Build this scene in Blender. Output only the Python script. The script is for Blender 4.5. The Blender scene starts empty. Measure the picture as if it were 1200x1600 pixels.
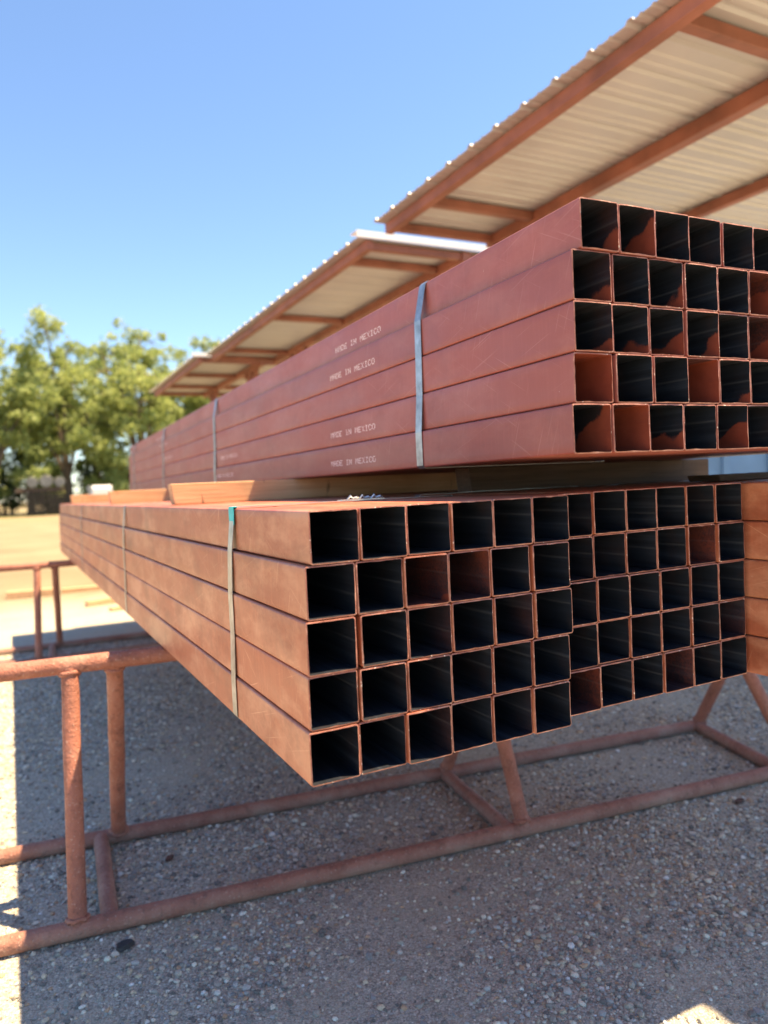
import bpy, math, random
import numpy as np
from mathutils import Vector, Matrix

# ------------------------------------------------------------------ camera, sky, sun, exposure
sc = bpy.context.scene
COL = sc.collection
CAMH = 1.42
F = 1149.0
_d1 = Vector((25 - 600, 800 - 785, -F)).normalized()      # tube axis (+Y) in camera space
_d2 = Vector((2900 - 600, 800 - 648, -F)); _d2 = (_d2 - _d1 * _d2.dot(_d1)).normalized()
_d3 = _d2.cross(_d1)
cd = bpy.data.cameras.new('camera'); cam = bpy.data.objects.new('camera', cd); COL.objects.link(cam)
cam.matrix_world = Matrix.Translation((0, 0, CAMH)) @ Matrix((_d2, _d1, _d3)).to_4x4()
cd.sensor_fit = 'VERTICAL'; cd.sensor_height = 32; cd.sensor_width = 24; cd.lens = F / 1600 * 32
cd.clip_start = 0.05; cd.clip_end = 5000
cd.dof.use_dof = True; cd.dof.focus_distance = 1.65; cd.dof.aperture_fstop = 2.0
sc.camera = cam

SUN = Vector((0.392, -0.155, 1.0)).normalized()
elev = math.asin(SUN.z)
w = bpy.data.worlds.new('World'); sc.world = w; w.use_nodes = True
nt = w.node_tree; nt.nodes.clear()
sky = nt.nodes.new('ShaderNodeTexSky'); sky.sky_type = 'NISHITA'; sky.sun_disc = False
sky.sun_elevation = elev; sky.sun_rotation = math.atan2(SUN.x, SUN.y)
sky.altitude = 100; sky.air_density = 1.0; sky.dust_density = 0.1; sky.ozone_density = 3.6
bg = nt.nodes.new('ShaderNodeBackground'); bg.inputs[1].default_value = 0.0705
wo = nt.nodes.new('ShaderNodeOutputWorld')
nt.links.new(sky.outputs[0], bg.inputs[0]); nt.links.new(bg.outputs[0], wo.inputs[0])
sd = bpy.data.lights.new('sun', 'SUN'); sd.energy = 4.7; sd.angle = math.radians(0.53); sd.color = (1.0, 0.75, 0.46)
so = bpy.data.objects.new('sun', sd); COL.objects.link(so)
so.rotation_euler = SUN.to_track_quat('Z', 'Y').to_euler(); so.location = (20, -12, 50)
vs = sc.view_settings
sc.display_settings.display_device = 'sRGB'
vs.view_transform = 'Standard'; vs.look = 'None'; vs.gamma = 1; vs.use_curve_mapping = False; vs.exposure = 1.93

rng = random.Random(7); nr = np.random.default_rng(7)

# ------------------------------------------------------------------ materials
class NG:
    def __init__(s, name, rough=0.5, spec=0.5, metal=0.0):
        s.m = bpy.data.materials.new(name); s.m.use_nodes = True; s.t = s.m.node_tree
        s.b = s.t.nodes['Principled BSDF']; s.out = s.t.nodes['Material Output']
        s.b.inputs['Roughness'].default_value = rough; s.b.inputs['Metallic'].default_value = metal
        s.b.inputs['Specular IOR Level'].default_value = spec
        s.tc = s.t.nodes.new('ShaderNodeTexCoord')
    def put(s, sock, v):
        if isinstance(v, (int, float)): sock.default_value = v
        elif isinstance(v, tuple): sock.default_value = v if len(v) == 4 or sock.type == 'VECTOR' else v + (1,)
        else: s.t.links.new(v, sock)
    def coord(s, scale=(1, 1, 1), off=None, src='Object'):
        mp = s.t.nodes.new('ShaderNodeMapping'); mp.inputs['Scale'].default_value = scale
        s.t.links.new(s.tc.outputs[src], mp.inputs[0])
        if off is not None: s.t.links.new(off, mp.inputs['Location'])
        return mp.outputs[0]
    def randoff(s, k=37.0):
        oi = s.t.nodes.new('ShaderNodeObjectInfo'); cx = s.t.nodes.new('ShaderNodeCombineXYZ')
        a = s.math('MULTIPLY', oi.outputs['Random'], k); b = s.math('MULTIPLY', oi.outputs['Random'], k * 1.7)
        for i, v in enumerate((a, b, a)): s.t.links.new(v, cx.inputs[i])
        s.rand = oi.outputs['Random']
        return cx.outputs[0]
    def noise(s, vec, scale, detail=3, rough=0.55):
        n = s.t.nodes.new('ShaderNodeTexNoise'); n.inputs['Scale'].default_value = scale
        n.inputs['Detail'].default_value = detail; n.inputs['Roughness'].default_value = rough
        s.t.links.new(vec, n.inputs['Vector']); return n.outputs[0]
    def voro(s, vec, scale, feature='F1'):
        n = s.t.nodes.new('ShaderNodeTexVoronoi'); n.feature = feature; n.inputs['Scale'].default_value = scale
        s.t.links.new(vec, n.inputs['Vector']); return n
    def ramp(s, fac, stops):
        r = s.t.nodes.new('ShaderNodeValToRGB'); e = r.color_ramp.elements
        while len(e) < len(stops): e.new(0.5)
        for i, (p, c) in enumerate(stops):
            e[i].position = p; e[i].color = (c, c, c, 1) if isinstance(c, (int, float)) else c + (1,)
        s.t.links.new(fac, r.inputs[0]); return r.outputs[0]
    def mix(s, fac, a, b, mode='MIX'):
        m = s.t.nodes.new('ShaderNodeMix'); m.data_type = 'RGBA'; m.blend_type = mode
        s.put(m.inputs[0], fac); s.put(m.inputs[6], a); s.put(m.inputs[7], b); return m.outputs[2]
    def math(s, op, a, b=0.0, clamp=False):
        m = s.t.nodes.new('ShaderNodeMath'); m.operation = op; m.use_clamp = clamp
        s.put(m.inputs[0], a); s.put(m.inputs[1], b); return m.outputs[0]
    def attr(s, name, kind='OBJECT'):
        a = s.t.nodes.new('ShaderNodeAttribute'); a.attribute_type = kind; a.attribute_name = name; return a
    def sep(s, v):
        x = s.t.nodes.new('ShaderNodeSeparateXYZ'); s.t.links.new(v, x.inputs[0]); return x.outputs
    def base(s, c): s.put(s.b.inputs['Base Color'], c); return s
    def rough(s, c): s.put(s.b.inputs['Roughness'], c); return s
    def bump(s, h, strength=0.3, dist=0.01):
        b = s.t.nodes.new('ShaderNodeBump'); b.inputs['Strength'].default_value = strength; b.inputs['Distance'].default_value = dist
        s.t.links.new(h, b.inputs['Height']); s.t.links.new(b.outputs[0], s.b.inputs['Normal']); return s

def flat(name, c, rough=0.6, metal=0.0, spec=0.5, var=0.12, scale=8.0):
    g = NG(name, rough, spec, metal); v = g.coord(off=g.randoff())
    n = g.noise(v, scale, 4)
    lo = tuple(x * (1 - var) for x in c); hi = tuple(min(1, x * (1 + var)) for x in c)
    g.base(g.ramp(n, [(0.3, lo), (0.7, hi)])); return g.m

def make_primer(name, c_lo, c_hi, c_dust, dustamt, streak, scratch):
    g = NG(name, 0.42, 0.5); off = g.randoff(41)
    v = g.coord(off=off)
    n1 = g.noise(v, 2.2, 5, 0.6); n2 = g.noise(g.coord((1, 0.25, 1), off), 9, 5, 0.65)
    c = g.ramp(n1, [(0.3, c_lo), (0.7, c_hi)])
    # hand-wiped dusty smears
    d = g.noise(g.coord((2.4, 1.1, 2.4), off), 2.6, 6, 0.7)
    dm = g.ramp(d, [(0.47, 0.0), (0.62, 1.0)])
    c = g.mix(g.math('MULTIPLY', dm, dustamt), c, c_dust)
    # runs and scratches down the side
    st = g.noise(g.coord((14, 110, 4), off), 1.0, 4, 0.7)
    sm = g.ramp(st, [(0.50, 0.0), (0.70, 1.0)])
    c = g.mix(g.math('MULTIPLY', sm, streak), c, tuple(min(1, x * 1.7 + 0.03) for x in c_hi))
    # fine handling scratches in two directions, and darker rub marks
    for rot, sc_ in ((0.30, (40, 3.0, 260)), (-0.5, (40, 4.0, 300)), (1.2, (40, 5.0, 240))):
        mp = g.t.nodes.new('ShaderNodeMapping'); mp.inputs['Scale'].default_value = sc_; mp.inputs['Rotation'].default_value = (0, 0, 0)
        vr = g.t.nodes.new('ShaderNodeVectorRotate'); vr.rotation_type = 'X_AXIS'; vr.inputs['Angle'].default_value = rot
        ad = g.t.nodes.new('ShaderNodeVectorMath'); ad.operation = 'ADD'
        g.t.links.new(g.tc.outputs['Object'], ad.inputs[0]); g.t.links.new(off, ad.inputs[1])
        g.t.links.new(ad.outputs[0], vr.inputs['Vector']); g.t.links.new(vr.outputs[0], mp.inputs[0])
        sn = g.noise(mp.outputs[0], 1.0, 2, 0.5)
        c = g.mix(g.math('MULTIPLY', g.ramp(sn, [(0.69, 0.0), (0.73, 1.0)]), scratch), c, c_dust)
    rub = g.noise(g.coord((3, 1.6, 6), off), 1.7, 5, 0.65)
    c = g.mix(g.math('MULTIPLY', g.ramp(rub, [(0.56, 0.0), (0.70, 1.0)]), scratch * 0.5), c, tuple(x * 0.62 for x in c_lo))
    # brown rust bloom showing through
    rb = g.noise(g.coord((1, 0.7, 1), off), 5.5, 7, 0.72)
    c = g.mix(g.math('MULTIPLY', g.ramp(rb, [(0.50, 0.0), (0.66, 1.0)]), scratch * 0.55), c, tuple(x * k for x, k in zip(c_lo, (0.55, 0.66, 0.80))))
    # thin chips
    ch = g.noise(v, 85, 2, 0.5); cm = g.ramp(ch, [(0.77, 0.0), (0.80, 1.0)])
    c = g.mix(g.math('MULTIPLY', cm, 0.5), c, (0.55, 0.42, 0.34))
    # per tube shade
    k = g.math('ADD', g.math('MULTIPLY', g.rand, 0.22), 0.89)
    cx = g.t.nodes.new('ShaderNodeCombineXYZ')
    for i in range(3): g.t.links.new(k, cx.inputs[i])
    c = g.mix(1.0, c, cx.outputs[0], 'MULTIPLY')
    g.base(c)
    g.rough(g.ramp(n2, [(0.25, 0.34), (0.75, 0.55)]))
    g.bump(g.noise(v, 60, 4, 0.6), 0.10, 0.002)
    return g.m

M = {}
M['primer_up'] = make_primer('red_primer_clean', (0.262, 0.073, 0.058), (0.305, 0.090, 0.071), (0.42, 0.19, 0.16), 0.22, 0.10, 0.5)
M['primer_lo'] = make_primer('red_primer_dusty', (0.335, 0.096, 0.047), (0.41, 0.130, 0.066), (0.60, 0.30, 0.18), 0.55, 0.16, 0.85)

def make_cut():
    g = NG('sawn_steel_edge', 0.5, 0.5); v = g.coord(off=g.randoff(23))
    n = g.noise(v, 130, 3, 0.6); n2 = g.noise(v, 38, 3)
    c = g.ramp(n2, [(0.32, (0.16, 0.05, 0.034)), (0.56, (0.28, 0.11, 0.078)), (0.80, (0.47, 0.26, 0.20))])
    c = g.mix(g.ramp(n, [(0.64, 0.0), (0.72, 0.9)]), c, (0.82, 0.70, 0.60))
    g.base(c).bump(n, 0.5, 0.002); return g.m
M['cut'] = make_cut()

def make_inner():
    g = NG('bare_steel_inside', 0.45, 0.5); off = g.randoff(53)
    v = g.coord(off=off); raw = g.sep(g.tc.outputs['Object'])
    # dark mill scale with drawn streaks along the tube and a weld seam
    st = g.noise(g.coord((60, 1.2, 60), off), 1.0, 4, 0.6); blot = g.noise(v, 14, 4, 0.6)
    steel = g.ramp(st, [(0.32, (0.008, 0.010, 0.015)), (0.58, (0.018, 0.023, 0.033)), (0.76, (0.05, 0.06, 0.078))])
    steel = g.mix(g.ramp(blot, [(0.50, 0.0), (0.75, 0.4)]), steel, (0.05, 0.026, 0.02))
    seam = g.ramp(g.math('ABSOLUTE', g.math('ADD', raw[2], g.math('SUBTRACT', 0.012, g.math('MULTIPLY', g.rand, 0.03)))), [(0.0012, 0.7), (0.003, 0.0)])
    steel = g.mix(g.math('MULTIPLY', seam, 0.5), steel, (0.11, 0.115, 0.125))
    # primer that ran inside: tongue low on the right with a feathered, spattered edge
    paint = g.attr('paint').outputs['Fac']; speck = g.attr('speck').outputs['Fac']
    n = g.noise(v, 9, 2, 0.45); sp = g.noise(v, 190, 3, 0.6)
    reach = g.math('SUBTRACT', g.math('ADD', g.math('MULTIPLY', raw[0], 9.0), g.math('MULTIPLY', raw[2], -7.0)), g.math('MULTIPLY', raw[1], 3.4))
    m = g.math('ADD', g.math('ADD', reach, g.math('MULTIPLY', g.math('SUBTRACT', n, 0.5), 1.1)), g.math('ADD', paint, g.math('MULTIPLY', g.math('SUBTRACT', sp, 0.5), 0.10)))
    mask = g.ramp(m, [(0.48, 0.0), (0.53, 1.0)])
    # thin overspray mist: stronger towards the mouth and the right wall
    mist = g.math('ADD', g.math('MULTIPLY', raw[0], 6.0), g.math('SUBTRACT', speck, g.math('MULTIPLY', raw[1], 2.2)))
    mist = g.math('MULTIPLY', g.ramp(mist, [(0.25, 0.0), (1.4, 0.6)]), g.ramp(g.math('ADD', g.math('MULTIPLY', sp, 0.5), g.math('MULTIPLY', n, 0.5)), [(0.40, 0.15), (0.60, 1.0)]))
    mist = g.math('MULTIPLY', mist, g.ramp(speck, [(0.0, 0.0), (0.1, 1.0)]))
    both = g.math('MAXIMUM', mask, mist)
    tone = g.ramp(blot, [(0.3, (0.20, 0.045, 0.028)), (0.7, (0.29, 0.072, 0.043))])
    c = g.mix(both, steel, tone)
    g.base(c).rough(g.ramp(st, [(0.3, 0.5), (0.7, 0.3)])).bump(g.math('ADD', st, g.math('MULTIPLY', seam, 0.8)), 0.25, 0.002); return g.m
M['inner'] = make_inner()

def make_pipe():
    g = NG('oxide_painted_pipe', 0.6, 0.4); v = g.coord(off=g.randoff(19))
    n = g.noise(v, 6, 6, 0.65); n2 = g.noise(v, 34, 4, 0.7); n3 = g.noise(v, 110, 3, 0.6)
    c = g.ramp(n, [(0.28, (0.22, 0.088, 0.062)), (0.52, (0.32, 0.128, 0.088)), (0.75, (0.40, 0.205, 0.155))])
    c = g.mix(g.ramp(n2, [(0.54, 0.0), (0.68, 0.75)]), c, (0.16, 0.07, 0.052))
    c = g.mix(g.ramp(n3, [(0.60, 0.0), (0.70, 0.7)]), c, (0.45, 0.30, 0.24))
    dz = g.sep(g.t.nodes.new('ShaderNodeNewGeometry').outputs['Position'])[2]
    dirt = g.math('MULTIPLY', g.ramp(dz, [(0.0, 1.0), (0.07, 0.0)]), g.ramp(n, [(0.35, 0.2), (0.65, 0.9)]))
    c = g.mix(dirt, c, (0.33, 0.28, 0.22))
    g.base(c).rough(g.ramp(n2, [(0.3, 0.5), (0.7, 0.8)])).bump(g.math('ADD', n2, g.math('MULTIPLY', n3, 0.6)), 0.8, 0.008); return g.m
M['pipe'] = make_pipe()
M['beam'] = flat('oxide_painted_beam', (0.25, 0.096, 0.06), 0.6, var=0.3, scale=3)
M['strap'] = flat('blued_steel_strap', (0.36, 0.38, 0.39), 0.36, 0.85, var=0.35, scale=25)
M['wire'] = flat('bright_steel_seal', (0.55, 0.55, 0.54), 0.35, 0.8, var=0.2, scale=60)
M['teal'] = flat('teal_tape', (0.015, 0.44, 0.48), 0.5, var=0.15, scale=60)
M['ink'] = flat('white_ink', (0.80, 0.70, 0.68), 0.7, var=0.25, scale=160)

def make_wood(name, lo, hi, dark=(0.10, 0.06, 0.035)):
    g = NG(name, 0.75, 0.3); off = g.randoff(31)
    gr = g.noise(g.coord((1.2, 14, 26), off), 3.0, 6, 0.65); n = g.noise(g.coord(off=off), 5, 4)
    c = g.ramp(gr, [(0.3, lo), (0.65, hi)])
    mk = g.noise(g.coord((26, 3, 5), off), 1.0, 4, 0.6)
    c = g.mix(g.ramp(mk, [(0.63, 0.0), (0.70, 0.75)]), c, dark)
    c = g.mix(g.ramp(n, [(0.55, 0.0), (0.8, 0.5)]), c, tuple(x * 0.6 for x in lo))
    g.base(c).bump(gr, 0.4, 0.004); return g.m
M['wood'] = make_wood('sawn_pine', (0.52, 0.30, 0.15), (0.68, 0.44, 0.25))
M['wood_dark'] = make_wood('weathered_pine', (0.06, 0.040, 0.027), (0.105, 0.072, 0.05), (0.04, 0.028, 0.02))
M['roof'] = flat('galvalume_sheet', (0.47, 0.465, 0.46), 0.45, 0.15, var=0.08, scale=1.3)
M['trim'] = flat('white_trim', (0.78, 0.78, 0.76), 0.5, var=0.05)
M['blue'] = flat('blue_painted_steel', (0.10, 0.22, 0.42), 0.5, var=0.15, scale=2)
M['bark'] = flat('tree_bark', (0.11, 0.085, 0.06), 0.9, var=0.35, scale=5)
M['fence'] = flat('grey_fence_board', (0.30, 0.30, 0.29), 0.85, var=0.2, scale=2)
M['charcoal'] = flat('dark_weathered_wood', (0.016, 0.014, 0.012), 0.9, var=0.45, scale=2)
M['greyroll'] = flat('dull_grey_sheet', (0.15, 0.155, 0.15), 0.6, 0.3, var=0.3, scale=2)
M['van_white'] = flat('van_white_paint', (0.60, 0.61, 0.62), 0.3, var=0.03)
M['glass_dark'] = flat('dark_vehicle_glass', (0.02, 0.025, 0.03), 0.08, var=0.1)
M['rubber'] = flat('black_rubber', (0.02, 0.02, 0.02), 0.8, var=0.2)
M['lamp_red'] = flat('red_lamp_lens', (0.35, 0.02, 0.02), 0.2, var=0.1)
M['chip_dark'] = flat('dark_slate_chip', (0.035, 0.035, 0.037), 0.75, var=0.3, scale=60)
M['chip_rust'] = flat('rusty_steel_flake', (0.10, 0.05, 0.035), 0.8, var=0.3, scale=60)

def make_leaf(name, lo, hi):
    g = NG(name, 0.55, 0.3)
    a = g.attr('tone', 'GEOMETRY').outputs['Fac']
    c = g.ramp(a, [(0.0, lo), (1.0, hi)])
    g.base(c)
    tr = g.t.nodes.new('ShaderNodeBsdfTranslucent'); g.t.links.new(c, tr.inputs[0])
    mx = g.t.nodes.new('ShaderNodeMixShader'); mx.inputs[0].default_value = 0.5
    g.t.links.new(g.b.outputs[0], mx.inputs[1]); g.t.links.new(tr.outputs[0], mx.inputs[2]); g.t.links.new(mx.outputs[0], g.out.inputs[0])
    return g.m
M['leaf'] = make_leaf('spring_green_leaves', (0.20, 0.27, 0.09), (0.43, 0.49, 0.17))
M['leaf_dark'] = make_leaf('deep_green_leaves', (0.04, 0.075, 0.03), (0.09, 0.14, 0.045))

def make_ground():
    g = NG('gravel_yard', 0.9, 0.25); v = g.coord()
    big = g.noise(v, 0.9, 4, 0.6); patch = g.noise(v, 2.6, 4, 0.6); fine = g.noise(v, 150, 4, 0.7)
    vo = g.voro(v, 165); vo2 = g.voro(v, 80)
    cell = g.sep(vo.outputs['Color'])[0]; cell2 = g.sep(vo2.outputs['Color'])[1]
    stones = g.ramp(cell, [(0.0, (0.23, 0.21, 0.185)), (0.22, (0.40, 0.37, 0.32)), (0.42, (0.53, 0.485, 0.40)), (0.6, (0.48, 0.46, 0.43)), (0.75, (0.60, 0.51, 0.38)), (0.86, (0.40, 0.39, 0.375)), (1.0, (0.82, 0.77, 0.66))])
    stones2 = g.ramp(cell2, [(0.0, (0.26, 0.24, 0.21)), (0.4, (0.51, 0.47, 0.39)), (0.7, (0.48, 0.46, 0.425)), (1.0, (0.74, 0.67, 0.56))])
    stones = g.mix(g.ramp(g.noise(v, 45, 2), [(0.52, 0.0), (0.56, 1.0)]), stones, stones2)
    crev = g.ramp(vo.outputs['Distance'], [(0.42, 0.0), (0.75, 0.55)])
    stones = g.mix(crev, stones, (0.20, 0.185, 0.165))
    dirt = g.ramp(fine, [(0.3, (0.42, 0.365, 0.285)), (0.7, (0.56, 0.49, 0.395))])
    c = g.mix(g.ramp(patch, [(0.36, 0.50), (0.56, 0.03)]), stones, dirt)
    # the yard turns to sandy hardpan away from the gravelled pad
    xyz = g.sep(g.tc.outputs['Object'])
    far = g.math('MULTIPLY', g.math('SUBTRACT', xyz[1], g.math('ADD', 8.0, g.math('MULTIPLY', big, 3.0))), 0.35, True)
    sand = g.ramp(g.noise(v, 0.35, 5, 0.6), [(0.25, (0.19, 0.145, 0.090)), (0.5, (0.25, 0.195, 0.125)), (0.75, (0.32, 0.25, 0.165))])
    c = g.mix(far, c, sand)
    grass = g.math('MULTIPLY', g.ramp(g.noise(v, 0.08, 4, 0.6), [(0.5, 0.0), (0.6, 1.0)]), g.math('MULTIPLY', g.math('SUBTRACT', xyz[1], 55.0), 0.05, True))
    c = g.mix(grass, c, (0.22, 0.22, 0.07))
    c = g.mix(1.0, c, (0.97, 0.99, 0.94), 'MULTIPLY')
    g.base(c)
    h = g.math('ADD', g.math('MULTIPLY', vo.outputs['Distance'], -1.0), g.math('ADD', g.math('MULTIPLY', vo2.outputs['Distance'], -0.8), g.math('MULTIPLY', fine, 0.8)))
    g.bump(h, 0.55, 0.008); return g.m
M['ground'] = make_ground()

def make_stone():
    g = NG('gravel_stones', 0.8, 0.3)
    a = g.attr('stone_col', 'GEOMETRY').outputs['Color']
    n = g.noise(g.coord(), 400, 2)
    g.base(g.mix(g.ramp(n, [(0.3, 0.35), (0.7, 0.0)]), a, (0.08, 0.075, 0.07))); return g.m
M['stone'] = make_stone()

# ------------------------------------------------------------------ helpers
def link(o, parent=None):
    COL.objects.link(o)
    if parent is not None: o.parent = parent
    return o
def tag(o, label=None, cat=None, group=None, kind=None):
    if label: o['label'] = label
    if cat: o['category'] = cat
    if group: o['group'] = group
    if kind: o['kind'] = kind
    return o
def empty(name, loc=(0, 0, 0), rz=0.0):
    o = bpy.data.objects.new(name, None); o.empty_display_size = 0.1
    o.location = loc; o.rotation_euler = (0, 0, rz); return link(o)
class MB:
    def __init__(s): s.v = []; s.f = []; s.mi = []
    def add(s, vs, fs, mi=0):
        b = len(s.v); s.v += [tuple(p) for p in vs]
        for f in fs: s.f.append(tuple(b + i for i in f)); s.mi.append(mi)
    def box(s, lo, hi, mi=0):
        x0, y0, z0 = lo; x1, y1, z1 = hi
        s.add([(x0, y0, z0), (x1, y0, z0), (x1, y1, z0), (x0, y1, z0), (x0, y0, z1), (x1, y0, z1), (x1, y1, z1), (x0, y1, z1)],
              [(0, 3, 2, 1), (4, 5, 6, 7), (0, 1, 5, 4), (1, 2, 6, 5), (2, 3, 7, 6), (3, 0, 4, 7)], mi)
    def tube(s, pts, rad, n=14, cap=True, mi=0, jit=0.0, r=None):
        pts = [Vector(p) for p in pts]; rad = rad if isinstance(rad, (list, tuple)) else [rad] * len(pts)
        vs = []; fs = []
        for i, p in enumerate(pts):
            t = (pts[min(i + 1, len(pts) - 1)] - pts[max(i - 1, 0)]).normalized()
            a = t.cross(Vector((0, 0, 1)) if abs(t.z) < 0.9 else Vector((1, 0, 0))).normalized(); b = t.cross(a)
            for k in range(n):
                an = 2 * math.pi * k / n; rr = rad[i] * (1 + (r.uniform(-jit, jit) if r else 0))
                vs.append(p + a * (rr * math.cos(an)) + b * (rr * math.sin(an)))
        for i in range(len(pts) - 1):
            for k in range(n):
                k2 = (k + 1) % n; fs.append((i * n + k, i * n + k2, (i + 1) * n + k2, (i + 1) * n + k))
        if cap:
            fs.append(tuple(range(n))); fs.append(tuple((len(pts) - 1) * n + k for k in reversed(range(n))))
        s.add(vs, fs, mi)
    def mesh(s, name, mats, smooth=None):
        me = bpy.data.meshes.new(name); me.from_pydata(s.v, [], s.f)
        for m in mats: me.materials.append(m)
        if len(mats) > 1: me.polygons.foreach_set('material_index', s.mi)
        if smooth is not None:
            me.polygons.foreach_set('use_smooth', [True] * len(me.polygons)); me.set_sharp_from_angle(angle=math.radians(smooth))
        me.update(); return me
    def build(s, name, mats, parent=None, smooth=None):
        if not isinstance(mats, (list, tuple)): mats = [mats]
        return link(bpy.data.objects.new(name, s.mesh(name, mats, smooth)), parent)
def bevel(o, w=0.004, seg=2):
    m = o.modifiers.new('bevel', 'BEVEL'); m.width = w; m.segments = seg; m.limit_method = 'ANGLE'; return o
def copy_tree(o, parent=None):
    c = o.copy(); COL.objects.link(c); c.parent = parent
    for ch in list(o.children): copy_tree(ch, c)
    return c

# ------------------------------------------------------------------ ground
gm = MB(); S = 2500
gm.add([(-S, -S, 0), (S, -S, 0), (S, S, 0), (-S, S, 0)], [(0, 1, 2, 3)])
tag(gm.build('ground', M['ground']), kind='structure')

def scatter_gravel(name, label, n, rlo, rhi, size, seed):
    g = np.random.default_rng(seed)
    t = (1 + 5 ** .5) / 2
    iv = np.array([(-1, t, 0), (1, t, 0), (-1, -t, 0), (1, -t, 0), (0, -1, t), (0, 1, t), (0, -1, -t), (0, 1, -t), (t, 0, -1), (t, 0, 1), (-t, 0, -1), (-t, 0, 1)]) / math.sqrt(1 + t * t)
    fi = np.array([(0, 11, 5), (0, 5, 1), (0, 1, 7), (0, 7, 10), (0, 10, 11), (1, 5, 9), (5, 11, 4), (11, 10, 2), (10, 7, 6), (7, 1, 8), (3, 9, 4), (3, 4, 2), (3, 2, 6), (3, 6, 8), (3, 8, 9), (4, 9, 5), (2, 4, 11), (6, 2, 10), (8, 6, 7), (9, 8, 1)])
    r = g.uniform(rlo, rhi, n * 2); a = np.radians(g.uniform(-9, 66, n * 2))
    x = r * np.sin(a); y = r * np.cos(a)
    # patchy: dusty bald areas between stony ones
    f = np.sin(x * 2.3 + 1.1 * np.sin(y * 1.9)) * np.sin(y * 2.7 + 1.3 * np.sin(x * 1.7 + 2)) + 0.5 * np.sin(x * 6.1 + y * 3.3) * np.sin(y * 5.7 - x * 2.1)
    keep = g.uniform(0, 1, n * 2) < np.clip(0.55 + 0.5 * f, 0.10, 1.0)
    x = x[keep][:n]; y = y[keep][:n]; r = r[keep][:n]; n = len(x)
    s = size * np.exp(g.normal(0, 0.42, n)) * (0.75 + 0.13 * r)
    s = np.minimum(s, 0.0135)
    V = iv[None] * g.uniform(0.72, 1.2, (n, 12, 1)) * (s[:, None] * np.array([1, 1, 1]))[:, None, :] * np.stack([g.uniform(.8, 1.3, n), g.uniform(.7, 1.1, n), g.uniform(.45, .8, n)], 1)[:, None, :]
    an = g.uniform(0, 6.283, n); c, sn = np.cos(an)[:, None], np.sin(an)[:, None]
    X = V[:, :, 0] * c - V[:, :, 1] * sn; Yv = V[:, :, 0] * sn + V[:, :, 1] * c
    V = np.stack([X + x[:, None], Yv + y[:, None], V[:, :, 2] + (s * 0.22)[:, None]], 2).reshape(-1, 3)
    Fc = (fi[None] + (np.arange(n) * 12)[:, None, None]).reshape(-1)
    nf = n * 20
    me = bpy.data.meshes.new(name); me.vertices.add(n * 12); me.vertices.foreach_set('co', V.astype(np.float32).ravel())
    me.loops.add(nf * 3); me.loops.foreach_set('vertex_index', Fc.astype(np.int32))
    me.polygons.add(nf); me.polygons.foreach_set('loop_start', np.arange(0, nf * 3, 3, dtype=np.int32))
    me.polygons.foreach_set('use_smooth', np.zeros(nf, dtype=bool))
    pal = np.array([(0.21, 0.195, 0.175), (0.37, 0.34, 0.295), (0.54, 0.49, 0.41), (0.50, 0.485, 0.455), (0.64, 0.54, 0.395), (0.54, 0.36, 0.23), (0.78, 0.70, 0.58), (0.86, 0.81, 0.72), (0.31, 0.31, 0.31)])
    ci = g.choice(len(pal), n, p=[.14, .19, .18, .13, .11, .06, .08, .05, .06])
    C = np.minimum(pal[ci] * g.uniform(0.85, 1.2, (n, 1)), 0.85) * np.array([0.97, 0.99, 0.95]); C4 = np.concatenate([np.repeat(C, 12, 0), np.ones((n * 12, 1))], 1)
    at = me.attributes.new('stone_col', 'FLOAT_COLOR', 'POINT'); at.data.foreach_set('color', C4.astype(np.float32).ravel())
    me.materials.append(M['stone']); me.update(calc_edges=True)
    o = link(bpy.data.objects.new(name, me)); tag(o, label, 'gravel', kind='stuff'); return o
scatter_gravel('gravel', 'loose grey and tan gravel strewn over the yard', 110000, 1.3, 8.0, 0.0048, 3)

# ------------------------------------------------------------------ square tubes
TS = 0.1000; TL = 7.315; WALL = 0.0026
def section(half, rad, per_side=6, arc=3):
    pts = []
    for q in range(4):
        cx, cz = [(half - rad, half - rad), (-(half - rad), half - rad), (-(half - rad), -(half - rad)), (half - rad, -(half - rad))][q]
        a0 = q * math.pi / 2
        for k in range(arc + 1):
            a = a0 + k * math.pi / 2 / arc; pts.append((cx + rad * math.cos(a), cz + rad * math.sin(a)))
        # straight side to next corner
        nx, nz = [(-(half - rad), half - rad), (-(half - rad), -(half - rad)), (half - rad, -(half - rad)), (half - rad, half - rad)][q]
        a1 = a0 + math.pi / 2
        p0 = pts[-1]; p1 = (nx + rad * math.cos(a1), nz + rad * math.sin(a1))
        for k in range(1, per_side):
            t = k / per_side; pts.append((p0[0] + (p1[0] - p0[0]) * t, p0[1] + (p1[1] - p0[1]) * t))
    return pts
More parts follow.
